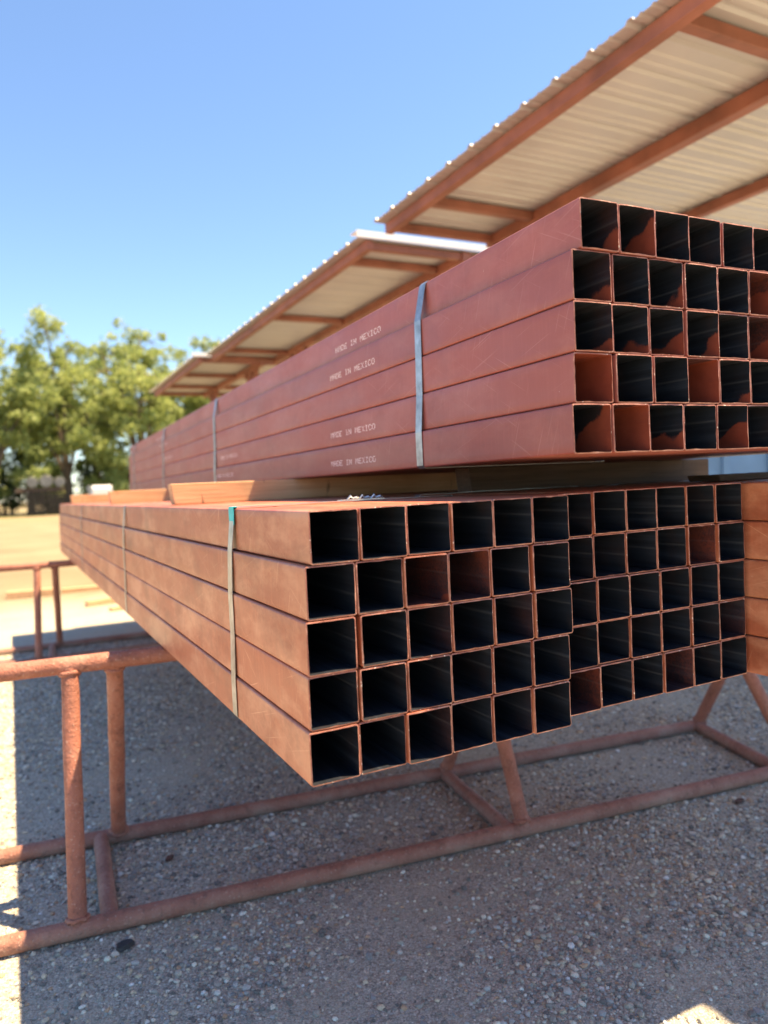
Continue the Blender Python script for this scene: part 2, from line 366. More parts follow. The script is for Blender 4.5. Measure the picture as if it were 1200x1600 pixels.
def tube_mesh(name, mat, seed):
    r = random.Random(seed)
    so_ = section(TS / 2 - 0.0003, 0.0048); si_ = section(TS / 2 - WALL, 0.0030); n = len(so_)
    bow = [r.uniform(-0.0007, 0.0007) for _ in range(4)]
    def bowed(p, k):
        x, z = p; h = TS / 2
        x2 = x + (bow[0] if x > 0 else -bow[1]) * (abs(x) / h) ** 6 * (1 - (z / h) ** 2)
        z2 = z + (bow[2] if z > 0 else -bow[3]) * (abs(z) / h) ** 6 * (1 - (x / h) ** 2)
        return x2 * 1.0, z2
    mb = MB()
    rag = [r.uniform(-0.0009, 0.0006) for _ in range(n)]
    V = []
    for i, p in enumerate(so_): V.append((*[bowed(p, 1)[0]], 0.0007 + 0.3 * rag[i], bowed(p, 1)[1]))       # 0 outer lip
    for i, p in enumerate(so_): V.append((p[0], TL, p[1]))                                          # 1 outer far
    for i, p in enumerate(si_):
        x, z = bowed(p, 1); k = 1 - max(0, r.gauss(0, 0.011)) * (1.0 if r.random() < 0.6 else 0.2)
        V.append((x * k, rag[i], z * k))                                                            # 2 inner lip (burred)
    for i, p in enumerate(si_): V.append((*[bowed(p, 1)[0]], 0.006, bowed(p, 1)[1]))                # 3 inner just behind
    for i, p in enumerate(si_): V.append((p[0], TL, p[1]))                                          # 4 inner far
    def ring(a, b, flip=False):
        out = []
        for i in range(n):
            j = (i + 1) % n; q = (a * n + i, a * n + j, b * n + j, b * n + i); out.append(q[::-1] if flip else q)
        return out
    mb.add(V, ring(0, 1), 0); base_n = 0
    for q in ring(0, 2, True): mb.f.append(q); mb.mi.append(1)
    for q in ring(2, 3, True): mb.f.append(q); mb.mi.append(2)
    for q in ring(3, 4, True): mb.f.append(q); mb.mi.append(2)
    for q in ring(4, 1, True): mb.f.append(q); mb.mi.append(1)
    return mb.mesh(name, [mat, M['cut'], M['inner']], 40)
TM_up = [tube_mesh('square_tube_clean', M['primer_up'], 10 + i) for i in range(5)]
TM_lo = [tube_mesh('square_tube_dusty', M['primer_lo'], 30 + i) for i in range(5)]
ORD = ['first', 'second', 'third', 'fourth', 'fifth', 'sixth', 'seventh', 'eighth', 'ninth', 'tenth', 'eleventh', 'twelfth']
ROW = ['top', 'second', 'middle', 'fourth', 'bottom']

def put_tube(meshes, x, y, z, slope, label, group, paint=-2.0, speck=0.0, mi=None):
    """x,z = lower left corner of the near end"""
    me = meshes[mi if mi is not None else rng.randrange(len(meshes))]
    o = link(bpy.data.objects.new('square_tube', me))
    o.location = (x + TS / 2, y, z + TS / 2); o.rotation_euler = (0, 0, -math.atan(slope))
    o['paint'] = float(paint); o['speck'] = float(speck)
    return tag(o, label, 'steel tube', group)

ZB = CAMH - 0.5445                                   # underside of the lower bundles
P = TS + 0.0012
# bundle A: left face offset per row (top..bottom), gaps where the rows have slid apart
A_x = [0.469, 0.458, 0.4535, 0.4535, 0.4495]
A_gap = {(0, 5): 0.002, (1, 5): 0.006, (2, 1): 0.009, (2, 5): 0.004, (3, 1): 0.003, (4, 3): 0.002}
A_y = 1.2486; A_paint = {(1, 2): (-0.05, 0.9), (1, 3): (-0.5, 0.75), (2, 2): (-1.4, 0.22), (2, 4): (-1.2, 0.18), (4, 2): (-1.4, 0.18), (4, 4): (-1.1, 0.15)}
for r_ in range(5):
    x = A_x[r_]
    for c_ in range(6):
        x += A_gap.get((r_, c_), 0.0)
        p_, s_ = A_paint.get((r_, c_), (-2.0, 0.0))
        put_tube(TM_lo, x, A_y + rng.uniform(-0.003, 0.004), ZB + (4 - r_) * P + rng.uniform(-0.0004, 0.0004), -0.0075,
                 f'red primed square steel tube, {ORD[c_]} from left, {ROW[r_]} row of lower left bundle', 'tubes of the lower left bundle', p_, s_)
        x += TS + 0.0006
# bundle B, set back and a few cm to the right
B_x = [1.083, 1.084, 1.086, 1.087, 1.088]
B_gap = {(0, 5): 0.007, (1, 4): 0.009, (2, 4): 0.008, (3, 4): 0.006, (4, 5): 0.007, (4, 3): 0.003}
B_paint = {(4, 0): (-0.35, 0.8), (1, 4): (-1.3, 0.8), (4, 3): (-1.1, 0.7), (3, 5): (-1.0, 0.3)}
for r_ in range(5):
    x = B_x[r_]
    for c_ in range(6):
        x += B_gap.get((r_, c_), 0.0)
        p_, s_ = B_paint.get((r_, c_), (-2.0, 0.0))
        put_tube(TM_lo, x, 1.298 + rng.uniform(-0.004, 0.004), ZB + (4 - r_) * P + 0.002 * (c_ > 0), -0.0075,
                 f'red primed square steel tube, {ORD[c_]} from left, {ROW[r_]} row of lower middle bundle', 'tubes of the lower middle bundle', p_, s_)
        x += TS + 0.0002
# bundle C: sticks out towards the viewer, its left face shows
C_x = [1.722, 1.719, 1.717, 1.715, 1.713]
for r_ in range(5):
    for c_ in range(6):
        put_tube(TM_lo, C_x[r_] + c_ * (TS + 0.0008), 1.225 + rng.uniform(-0.004, 0.004), ZB + (4 - r_) * P, -0.0075,
                 f'red primed square steel tube, {ORD[c_]} from left, {ROW[r_]} row of lower right bundle', 'tubes of the lower right bundle')
ZLT = ZB + 5 * P                                      # top of the lower bundles
# upper bundle
ZU = CAMH + 0.0425
U_x = [1.0225, 1.0015, 0.9995, 0.997, 0.989]
U_gap = {(0, 4): 0.008, (1, 1): 0.004, (1, 3): 0.003, (2, 2): 0.004, (2, 3): 0.003, (3, 1): 0.006, (3, 2): 0.004, (4, 3): 0.004, (0, 1): 0.002}
U_paint = {(0, 0): (0.0, 0.15), (0, 1): (0.28, 0.1), (0, 4): (-0.2, 0), (1, 0): (0.0, 0.15), (1, 2): (0.10, 0), (2, 0): (0.05, 0.1), (2, 1): (0.0, 0), (2, 2): (0.12, 0), (2, 3): (0.05, 0),
           (3, 0): (6.0, 0), (3, 3): (0.6, 1.2), (3, 4): (-0.1, 0), (4, 0): (0.34, 0.1), (4, 1): (0.72, 0.9), (4, 2): (0.1, 0), (4, 4): (0.12, 0), (1, 5): (0.3, 0.8), (2, 5): (0.2, 0.8)}
US = 0.0178
u_tubes = {}
for r_ in range(5):
    x = U_x[r_]
    for c_ in range(6):
        x += U_gap.get((r_, c_), 0.0)
        p_, s_ = U_paint.get((r_, c_), (-2.0, 0.0))
        u_tubes[(r_, c_)] = put_tube(TM_up, x, 1.128 + rng.uniform(-0.003, 0.003), ZU + (4 - r_) * P, US,
                 f'maroon primed square steel tube, {ORD[c_]} from left, {ROW[r_]} row of upper bundle', 'tubes of the upper bundle', p_, s_)
        x += TS + 0.0009
for r_ in range(5):
    for c_ in range(6):
        put_tube(TM_up, 1.655 + c_ * (TS + 0.0008), 1.13 + rng.uniform(-0.004, 0.004), ZU + (4 - r_) * P, US,
                 f'maroon primed square steel tube, {ORD[c_]} from left, {ROW[r_]} row of far right upper bundle', 'tubes of the right upper bundle')

# ---- dot-matrix lettering printed on the upper tubes
GL = {'M': '10001 11011 10101 10101 10001 10001 10001', 'A': '01110 10001 10001 11111 10001 10001 10001', 'D': '11110 10001 10001 10001 10001 10001 11110',
      'E': '11111 10000 10000 11110 10000 10000 11111', 'I': '01110 00100 00100 00100 00100 00100 01110', 'N': '10001 11001 10101 10101 10011 10001 10001',
      'X': '10001 01010 00100 00100 00100 01010 10001', 'C': '01110 10001 10000 10000 10000 10001 01110', 'O': '01110 10001 10001 10001 10001 10001 01110'}
def lettering(tube, y_far, z0, length=0.375, hgt=0.0185, seed=0):
    r = random.Random(seed); mb = MB(); txt = 'MADE IN MEXICO'
    adv = length / (len(txt) * 6 - 1); px = hgt / 7
    for i, ch in enumerate(txt):
        if ch == ' ': continue
        for row, bits in enumerate(GL[ch].split()):
            for k, b in enumerate(bits):
                if b == '0' or r.random() < 0.05: continue
                yc = y_far - (i * 6 + k + 0.5) * adv + r.uniform(-.0002, .0002); zc = z0 + hgt - (row + 0.5) * px + r.uniform(-.0002, .0002)
                a, bb = adv * 0.47, px * 0.47; x = -TS / 2 - 0.0000
                mb.add([(x, yc + a, zc - bb), (x, yc - a, zc - bb), (x, yc - a, zc + bb), (x, yc + a, zc + bb)], [(0, 1, 2, 3)])
    o = mb.build('lettering', M['ink'], tube); o['kind'] = 'stuff'; o['label'] = 'pale printed words MADE IN MEXICO'
    return o
def local_text(rc, wy, wz, **k):
    t = u_tubes[rc]; lettering(t, wy - t.location.y, wz - t.location.z, **k)
local_text((0, 0), 2.42, CAMH + 0.474, seed=1); local_text((1, 0), 2.43, CAMH + 0.377, seed=2)
local_text((3, 0), 2.44, CAMH + 0.175, seed=3); local_text((4, 0), 2.43, CAMH + 0.073, seed=4)
local_text((3, 0), 4.15, CAMH + 0.185, seed=5); local_text((4, 0), 4.22, CAMH + 0.085, seed=6)
local_text((2, 0), 6.10, CAMH + 0.285, seed=7); local_text((1, 0), 6.3, CAMH + 0.40, seed=8)
local_text((0, 0), 6.6, CAMH + 0.47, seed=9)

# ------------------------------------------------------------------ timbers between the layers
def timber(x0, x1, y, w, z0, h, mat, label, rz=0.0, cat='timber', group=None, chamf=0.0, name='timber'):
    mb = MB(); n = 14; r = random.Random(int(x0 * 1000 + y * 100))
    vs = []; L = x1 - x0
    for i in range(n + 1):
        t = i / n * L; sl = (0.010 if i == 0 else 0)
        for (yy, zz) in ((0, 0), (0, h), (w, h), (w, 0)):
            vs.append((t + (sl if zz == 0 else 0) + chamf * (yy / w) * (i == 0), yy + r.uniform(-.0012, .0012), zz + (r.uniform(-.0012, 0.0) if zz > 0 else 0)))
    fs = [(0, 1, 2, 3), tuple(n * 4 + k for k in (3, 2, 1, 0))]
    for i in range(n):
        for k in range(4): a = i * 4 + k; b = i * 4 + (k + 1) % 4; fs.append((a, a + 4, b + 4, b))
    mb.add(vs, fs); o = mb.build(name, mat); o.location = (x0, y, z0); o.rotation_euler = (0, 0, rz)
    bevel(o, 0.003, 2); return tag(o, label, cat, group)
TH = ZU - ZLT - 0.0006; TZ = ZLT + 0.0003
timber(0.532, 1.842, 2.88, 0.086, TZ, TH, M['wood'], 'nearest sawn timber spacer lying between upper and lower tube bundles', rz=-0.045)
timber(0.535, 2.25, 5.00, 0.086, TZ, TH, M['wood'], 'second orange timber spacer between the bundles, behind the nearest one', rz=-0.02)
timber(0.475, 2.25, 7.70, 0.086, TZ, TH, M['wood'], 'farthest timber spacer between the bundles, near their far end', rz=0.0)
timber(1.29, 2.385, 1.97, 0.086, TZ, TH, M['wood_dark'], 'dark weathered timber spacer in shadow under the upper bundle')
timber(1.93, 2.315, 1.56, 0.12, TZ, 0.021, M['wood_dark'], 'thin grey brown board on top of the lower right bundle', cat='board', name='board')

# ------------------------------------------------------------------ steel straps
def ribbon(path, y0, wdt, th, slope=0.0, close=True):
    """path = list of (x,z) outline points, outward normals to the left of travel reversed; thin closed band"""
    mb = MB(); n = len(path); vs = []
    cx = sum(p[0] for p in path) / n; cz = sum(p[1] for p in path) / n
    for (x, z) in path:
        d = Vector((x - cx, z - cz)).normalized()
        for (k, yy) in ((0, 0), (th, 0), (th, wdt), (0, wdt)):
            vs.append((x + d.x * k, y0 + yy, z + d.y * k))
    fs = []
    for i in range(n if close else n - 1):
        j = (i + 1) % n
        for k in range(4): a = i * 4 + k; b = i * 4 + (k + 1) % 4; c = j * 4 + (k + 1) % 4; d = j * 4 + k; fs.append((a, b, c, d))
    mb.add(vs, fs); return mb
def strap_path(xl, xr, zb, zt, left_pts):
    e = 0.0015
    pts = [(xl[-1] + 0.006, zb - e), ]
    for (x, z) in left_pts: pts.append((x - e, z))
    pts += [(xl[0] + 0.006, zt + e)]
    k = 10
    for i in range(1, k): t = i / k; pts.append((xl[0] + (xr - xl[0]) * t, zt + e + 0.0008 * math.sin(i * 2.1)))
    pts += [(xr - 0.006, zt + e), (xr + e, zt - 0.006), (xr + e, zb + 0.006), (xr - 0.006, zb - e)]
    return pts
def add_strap(y, wdt, xs, dx, zb, zt, label, group, right, teal=False, seal=False, mat='strap'):
    rows = len(xs); xl = [x + dx for x in xs]; lp = []
    # bottom to top, bridging the steps between rows with straight pulls
    lp.append((xl[-1], zb + 0.006))
    for i in range(rows - 1, 0, -1):
        zt_i = zb + (rows - i) * P
        lp.append((min(xl[i], (xl[i] + xl[i - 1]) / 2 + 0.002), zt_i - 0.004))
    lp.append((xl[0], zt - 0.006))
    root = empty('steel_strap', (xl[-1], y, zb))
    mb = ribbon(strap_path(xl, right + dx, zb, zt, lp), 0.0, wdt, 0.0012)
    mb.v = [(a - xl[-1], b, c - zb) for (a, b, c) in mb.v]
    mb.build('band', M[mat], root)
    if teal:
        t = MB(); x0 = xl[0] - xl[-1] - 0.0042; z1 = zt - zb
        t.box((x0 - 0.0012, -0.002, z1 - 0.040), (x0 + 0.0002, wdt + 0.002, z1 + 0.003))
        t.box((x0, -0.002, z1 + 0.0018), (x0 + 0.016, wdt + 0.002, z1 + 0.0032))
        q = t.build('tape', M['teal'], root); q['label'] = 'teal tape wrapped on the strap at the corner'
    if seal:
        s_ = MB(); sx = 0.32; zz = zt - zb + 0.004
        for i in range(6):
            a = sx + i * 0.017
            s_.tube([(a, wdt * 0.5, zz + 0.004 * (i % 2)), (a + 0.010, wdt * 0.45, zz + 0.006 + 0.004 * ((i + 1) % 2)), (a + 0.019, wdt * 0.55, zz + 0.003)], [0.002, 0.0032, 0.002], 6)
        s_.box((sx - 0.02, 0.002, zz - 0.002), (sx + 0.10, wdt - 0.002, zz + 0.001))
        q = s_.build('crimp_seal', M['wire'], root); q['label'] = 'bright crimped steel seal'
    return tag(root, label, 'strap', group)
gA = 'straps round the lower left bundle'; gU = 'straps round the upper bundle'
for i, (y, wd) in enumerate([(1.728, 0.038), (3.58, 0.034), (5.85, 0.034)]):
    add_strap(y, wd, A_x, -0.0075 * (y - A_y), ZB, ZLT, ['flat steel strap with teal tape at top, nearest on lower left bundle', 'second flat steel strap from the near end of the lower left bundle', 'third flat steel strap, far end of lower left bundle'][i], gA, A_x[0] + 6 * TS + 0.012, teal=(i == 0), seal=(i == 0))
for i, (y, wd) in enumerate([(1.748, 0.034), (4.25, 0.038), (6.11, 0.038), (8.0, 0.038)]):
    add_strap(y, wd, U_x, US * (y - 1.128), ZU, ZU + 5 * P, ['wide blue grey steel strap, nearest on the upper bundle', 'second steel strap from the near end of the upper bundle', 'third steel strap from the near end of the upper bundle', 'farthest steel strap on the upper bundle'][i], gU, U_x[0] + 6 * TS + 0.016)
for i, y in enumerate([1.62, 4.2]):
    add_strap(y + 0.3, 0.032, [x for x in B_x], -0.0075 * (y - 1.0), ZB, ZLT + 0.002, ['near steel strap round the lower middle bundle', 'far steel strap round the lower middle bundle'][i], 'straps round the lower middle bundle', B_x[0] + 6 * TS + 0.014)

# ------------------------------------------------------------------ pipe racks
PR = 0.0304; LR = 0.0292
TOPZ = ZB - PR
def pipe(p0, p1, rad, name, parent, n=18, seg=8, mat='pipe'):
    p0, p1 = Vector(p0), Vector(p1); mb = MB(); r = random.Random(int(p0.x * 977 + p1.y * 331))
    pts = [p0.lerp(p1, i / seg) + Vector((r.uniform(-.0012, .0012), r.uniform(-.0012, .0012), 0)) for i in range(seg + 1)]
    mb.tube(pts, rad, n); return mb.build(name, M[mat], parent, 50)
def weld(c, axis, rad, parent):
    """lumpy bead round a pipe end"""
    c = Vector(c); ax = Vector(axis).normalized(); a = ax.cross(Vector((1, 0.3, 0))).normalized(); b = ax.cross(a)
    r = random.Random(int(c.x * 999)); mb = MB(); pts = []
    for k in range(25):
        an = 2 * math.pi * k / 24; pts.append(c + (a * math.cos(an) + b * math.sin(an)) * rad * 1.02 + ax * r.uniform(-.003, .003))
    mb.tube(pts, [0.0085 + r.uniform(-.003, .003) for _ in pts], 6, False); return mb.build('weld_bead', M['pipe'], parent, 60)
SL = -0.128
def rack(label, dy, slope, xr=3.25):
    root = empty('pipe_rack', (0.15, 2.95 + dy, 0))
    def L(x, y, z): return (x - 0.15, y - 2.95, z)
    fy = lambda x: 2.558 + slope * (x - 0.1); ry = lambda x: 3.213 + slope * (x - 0.1); ty = lambda x: 2.775 + slope * (x - 0.15) * 0.9
    pipe(L(-0.75, fy(-0.75), PR), L(xr + 0.12, fy(xr + 0.12), PR), PR, 'bottom_rail', root, seg=16)
    pipe(L(-0.75, ry(-0.75), PR), L(xr + 0.02, ry(xr + 0.02), PR), PR, 'bottom_rail', root, seg=16)
    pipe(L(-0.75, ty(-0.75), TOPZ), L(xr + 0.3, ty(xr + 0.3), TOPZ), PR, 'top_rail', root, seg=16)
    for (fx, ftx, rx, rtx, cx0, cx1) in ((0.098, 0.133, 0.298, 0.28, 0.23, 0.195), (1.725, 1.70, 1.76, 1.80, 1.75, 1.665), (xr - 0.10, xr - 0.33, xr, xr + 0.04, xr - 0.01, xr - 0.20)):
        for (bx, tx, yf) in ((fx, ftx, fy), (rx, rtx, ry)):
            b0 = Vector(L(bx, yf(bx), PR)); t0 = Vector(L(tx, ty(tx), TOPZ)); d = (t0 - b0).normalized()
            lg = pipe(b0, t0 - d * 0.012, LR, 'leg', root)
            weld(t0 - d * (PR * 1.0), d, LR, lg); weld(b0 + d * (PR * 1.02), d, LR, lg)
        pipe(L(cx0, ry(cx0), PR), L(cx1, fy(cx1), PR), LR, 'cross_pipe', root)
    return tag(root, label, 'pipe rack', 'welded pipe racks under the tubes')
rack('rust brown welded pipe rack under the near end of the tube bundles', 0, SL)
rack('rust brown welded pipe rack under the far end of the tube bundles', 4.50, -0.04)

# ------------------------------------------------------------------ canopies
ZR = CAMH + 2.37
def panel_mesh(name, width, x0, x1, over=0.0):
    """R-panel: three trapezoid ribs across the width (Y), running along X"""
    prof = []; p = width / 3
    for i in range(3):
        b = i * p
        prof += [(b + 0.00, 0.0), (b + p * 0.30, 0.0), (b + p * 0.36, 0.011), (b + p * 0.42, 0.0), (b + p * 0.58, 0.0), (b + p * 0.64, 0.011), (b + p * 0.70, 0.0), (b + p * 0.80, 0.0), (b + p * 0.85, 0.021), (b + p * 0.95, 0.021)]
    prof.append((width, 0.0)); mb = MB(); n = len(prof); vs = []
    th = 0.0016
    for x in (x0, x1):
        for (y, z) in prof: vs.append((x, y, z))
        for (y, z) in prof: vs.append((x, y, z + th))
    fs = []; N2 = 2 * n
    for i in range(n - 1):
        fs.append((i, N2 + i, N2 + i + 1, i + 1)); fs.append((n + i, n + i + 1, N2 + n + i + 1, N2 + n + i))
        fs.append((i, i + 1, n + i + 1, n + i)); fs.append((N2 + i, N2 + n + i, N2 + n + i + 1, N2 + i + 1))
    mb.add(vs, fs); return mb.mesh(name, [M['roof']])
PAN = panel_mesh('roof_panel', 0.914, 0.0, 4.1)
def canopy(x0, y0, y1, rafters, label, trim=False, posts=()):
    root = empty('steel_canopy', (x0, y0, 0)); Ln = y1 - y0
    n = max(1, round(Ln / 0.914)); k = Ln / (n * 0.914)
    drop = -0.012
    for i in range(n):
        o = link(bpy.data.objects.new('roof_panel', PAN), root); o.location = (-0.10, i * 0.914 * k, ZR + 0.003); o.scale = (1, k, 1); o.rotation_euler = (0, 0.004, 0)
    def beam(name, lo, hi):
        mb = MB(); mb.box(lo, hi); o = mb.build(name, M['beam'], root); bevel(o, 0.006, 2); return o
    beam('purlin', (0.0, 0.02, ZR - 0.095), (0.075, Ln - 0.02, ZR - 0.004))
    beam('purlin', (1.10, 0.02, ZR - 0.110), (1.20, Ln - 0.02, ZR - 0.010))
    beam('purlin', (2.46, 0.02, ZR - 0.105), (2.54, Ln - 0.02, ZR - 0.016))
    beam('purlin', (3.82, 0.02, ZR - 0.110), (3.90, Ln - 0.02, ZR - 0.020))
    for ry in rafters:
        a = ry - y0
        for (xa, xb) in ((0.075, 1.10), (1.20, 2.46), (2.54, 3.82)):
            beam('rafter', (xa, a - 0.035, ZR - 0.085 - 0.004 * xa), (xb, a + 0.035, ZR - 0.012 - 0.004 * xa))
    for py in posts:
        a = py - y0
        mb = MB(); mb.tube([(1.15, a, 0), (1.15, a, ZR - 0.11)], 0.07, 16); mb.build('post', M['beam'], root, 50)
        for sgn in (-1, 1):
            mb = MB(); mb.tube([(1.15, a + 0.02 * sgn, ZR - 0.5), (1.15, a + 0.36 * sgn, ZR - 0.12)], 0.035, 10); mb.build('brace', M['beam'], root, 50)
        mb = MB(); mb.box((0.95, a - 0.2, 0.0), (1.35, a + 0.2, 0.03)); mb.build('base_plate', M['beam'], root)
    if trim:
        mb = MB(); mb.box((-0.12, -0.03, ZR - 0.0), (4.02, -0.018, ZR + 0.062)); mb.box((-0.12, -0.018, ZR + 0.050), (4.02, 0.12, ZR + 0.062))
        o = mb.build('end_trim', M['trim'], root); o['label'] = 'bright white end trim'
    return tag(root, label, 'canopy', 'sheet metal canopies over the yard racks')
canopy(3.14, 0.50, 6.02, (0.62, 2.735, 5.30, 5.93), 'nearest steel framed canopy with ribbed sheet roof, upper right', posts=(1.2, 5.55))
canopy(3.16, 6.42, 12.75, (6.50, 6.98, 9.55, 11.95, 12.65), 'middle canopy with ribbed roof and white end trim behind the stack', True, (7.4, 11.5))
canopy(2.98, 12.85, 17.5, (12.95, 14.6, 16.2, 17.4), 'farthest small looking canopy beyond the upper bundle, above the trees', True, (13.6, 16.6))

# ------------------------------------------------------------------ blue bin behind the stacks, small litter
bn = empty('storage_bin', (10.2, 7.6, 0), math.radians(-38))
mb = MB(); mb.box((-2.6, -0.9, 0.12), (2.6, 0.9, 2.3)); bevel(mb.build('body', M['blue'], bn), 0.03)
for i in range(9):
    mb = MB(); x = -2.5 + i * 0.61; mb.box((x, -0.96, 0.14), (x + 0.10, -0.9, 2.2)); mb.build('rib', M['blue'], bn)
mb = MB(); mb.box((-2.66, -0.98, 2.18), (2.66, 0.98, 2.34)); bevel(mb.build('top_rim', M['blue'], bn), 0.02)
for sx in (-2.2, 2.0):
    mb = MB(); mb.box((sx, -0.9, 0), (sx + 0.2, 0.9, 0.12)); mb.build('skid', M['wood_dark'], bn)
tag(bn, 'blue painted steel bin seen through the gap right of the spacer', 'bin')

def flake(name, x, y, sx, sy, h, mat, label, rz):
    r = random.Random(int(x * 100)); mb = MB(); n = 9; vs = []
    for z, k in ((0.002, 1.0), (h, 0.86)):
        for i in range(n):
            a = 2 * math.pi * i / n; q = k * (0.75 + 0.25 * r.random()); vs.append((sx * q * math.cos(a), sy * q * math.sin(a), z + (r.uniform(0, h * .4) if z > 0.003 else 0)))
    fs = [tuple(range(n, 2 * n)), tuple(reversed(range(n)))] + [(i, (i + 1) % n, n + (i + 1) % n, n + i) for i in range(n)]
    mb.add(vs, fs); o = mb.build(name, mat); o.location = (x, y, 0.004); o.rotation_euler = (0, 0, rz); tag(o, label, 'debris')
flake('slate_chip', 0.223, 2.42, 0.036, 0.022, 0.012, M['chip_dark'], 'flat black chip lying on gravel in front of the rack rail', 0.4)
flake('rusty_flake', 0.451, 2.915, 0.030, 0.014, 0.010, M['chip_rust'], 'small brown flake on gravel between the two rack rails', 0.8)
flake('dry_leaf', 2.665, 2.10, 0.032, 0.018, 0.010, M['chip_rust'], 'dark curled leaf on gravel at lower right', 0.2)

# ------------------------------------------------------------------ loose boards in the sunny yard
def yard_board(x0, y0, x1, y1, wd, h, mat, label):
    L = math.hypot(x1 - x0, y1 - y0); mb = MB(); mb.box((0, -wd / 2, 0.0), (L, wd / 2, h)); o = mb.build('board', mat)
    o.location = (x0, y0, 0.004); o.rotation_euler = (0, 0, math.atan2(y1 - y0, x1 - x0)); bevel(o, 0.004)
    tag(o, label, 'board', 'loose boards lying in the yard')
yard_board(-0.2, 12.2, 0.5, 12.1, 0.14, 0.10, M['wood'], 'short orange board on sunny ground beyond the far rack, leftmost')
yard_board(0.55, 12.3, 2.6, 12.2, 0.12, 0.06, M['wood'], 'long pale board on sunny ground beyond the far rack')
yard_board(0.75, 10.45, 1.35, 10.6, 0.10, 0.07, M['wood'], 'orange board just beyond the shadow of the tubes')
yard_board(0.98, 9.8, 1.7, 9.95, 0.12, 0.04, M['wood'], 'yellowish board at the shadow edge beside the bundle')

# ------------------------------------------------------------------ background: trees, fence, van, piles
def leaf_cloud(clumps, per, ls, seed, tone_fn):
    g = np.random.default_rng(seed); V = []; T = []
    for (c, rad, tn) in clumps:
        n = int(per * (rad[0] * rad[1] * rad[2]) ** 0.55) + 8
        u = g.normal(0, 1, (n, 3)); u /= np.linalg.norm(u, axis=1)[:, None]
        p = np.array(c) + u * (g.uniform(0.15, 1.0, (n, 1)) ** 0.5) * np.array(rad) * (1 + 0.25 * g.normal(0, 1, (n, 1)))
        a = g.normal(0, 1, (n, 3)); a /= np.linalg.norm(a, axis=1)[:, None]
        b = np.cross(a, g.normal(0, 1, (n, 3))); b /= np.linalg.norm(b, axis=1)[:, None]
        s = ls * g.uniform(0.6, 1.4, (n, 1))
        q = np.stack([p - a * s, p + b * s * 0.55, p + a * s, p - b * s * 0.55], 1)
        V.append(q.reshape(-1, 3)); t = np.clip(tn + g.normal(0, 0.16, n), 0, 1); T.append(np.repeat(t, 4))
    return np.concatenate(V), np.concatenate(T)
def leaf_mesh(name, V, T, mat):
    n = len(V) // 4; me = bpy.data.meshes.new(name); me.vertices.add(len(V)); me.vertices.foreach_set('co', V.astype(np.float32).ravel())
    me.loops.add(n * 4); me.loops.foreach_set('vertex_index', np.arange(n * 4, dtype=np.int32))
    me.polygons.add(n); me.polygons.foreach_set('loop_start', np.arange(0, n * 4, 4, dtype=np.int32))
    a = me.attributes.new('tone', 'FLOAT', 'POINT'); a.data.foreach_set('value', T.astype(np.float32)); me.materials.append(mat); me.update(calc_edges=True); return me
def tree(x, y, h, spread, seed, label, dens=1.0, mat='leaf', ls=0.26):
    r = random.Random(seed); root = empty('broadleaf_tree', (x, y, 0)); mb = MB(); clumps = []
    th = h * r.uniform(0.16, 0.24)
    lean = Vector((r.uniform(-.06, .06), r.uniform(-.06, .06), 1))
    trunk_top = lean * th
    mb.tube([(0, 0, -0.1), lean * th * 0.5, trunk_top], [h * 0.028, h * 0.023, h * 0.02], 9)
    nb = 7
    for i in range(nb):
        az = i * 2.4 + r.uniform(-.5, .5); up = r.uniform(0.62, 1.0) if i else 1.0; out = spread * r.uniform(0.35, 0.95) * (1.0 if i else 0.15)
        tip = Vector((math.cos(az) * out, math.sin(az) * out, h * up * r.uniform(0.86, 1.0)))
        mid = trunk_top.lerp(tip, 0.45) + Vector((r.uniform(-.5, .5), r.uniform(-.5, .5), h * 0.05))
        q = trunk_top.lerp(tip, 0.75) + Vector((r.uniform(-.5, .5), r.uniform(-.5, .5), h * 0.03))
        mb.tube([trunk_top - lean * 0.4, mid, q, tip], [h * 0.014, h * 0.009, h * 0.005, h * 0.002], 7)
        for t in (0.42, 0.55, 0.68, 0.8, 0.92, 1.0):
            base = mid.lerp(tip, (t - 0.4) / 0.6) if t > 0.4 else mid
            for _ in range(3):
                d = Vector((r.gauss(0, 1), r.gauss(0, 1), r.gauss(0, 0.7))) * spread * 0.20
                c = base + d; rad = spread * r.uniform(0.09, 0.18)
                if r.random() < 0.12: continue
                tn = 0.35 + 0.5 * r.random()
                clumps.append((tuple(c), (rad, rad, rad * r.uniform(0.6, 1.0)), tn))
                mb.tube([base, base.lerp(c, 0.9)], [h * 0.003, h * 0.001], 4, False)
    for i in range(34):                                  # low skirts
        az = r.uniform(0, 6.28); d = spread * r.uniform(0.3, 0.9); rad = spread * r.uniform(0.13, 0.22)
        clumps.append(((math.cos(az) * d, math.sin(az) * d, h * r.uniform(0.10, 0.55)), (rad, rad, rad * 0.7), 0.15 + 0.7 * r.random()))
    mb.build('trunk', M['bark'], root, 60)
    V, T = leaf_cloud(clumps, 55 * dens, ls, seed, None)
    link(bpy.data.objects.new('crown', leaf_mesh('crown', V, T, M[mat])), root)
    return tag(root, label, 'tree', 'trees along the far edge of the yard')
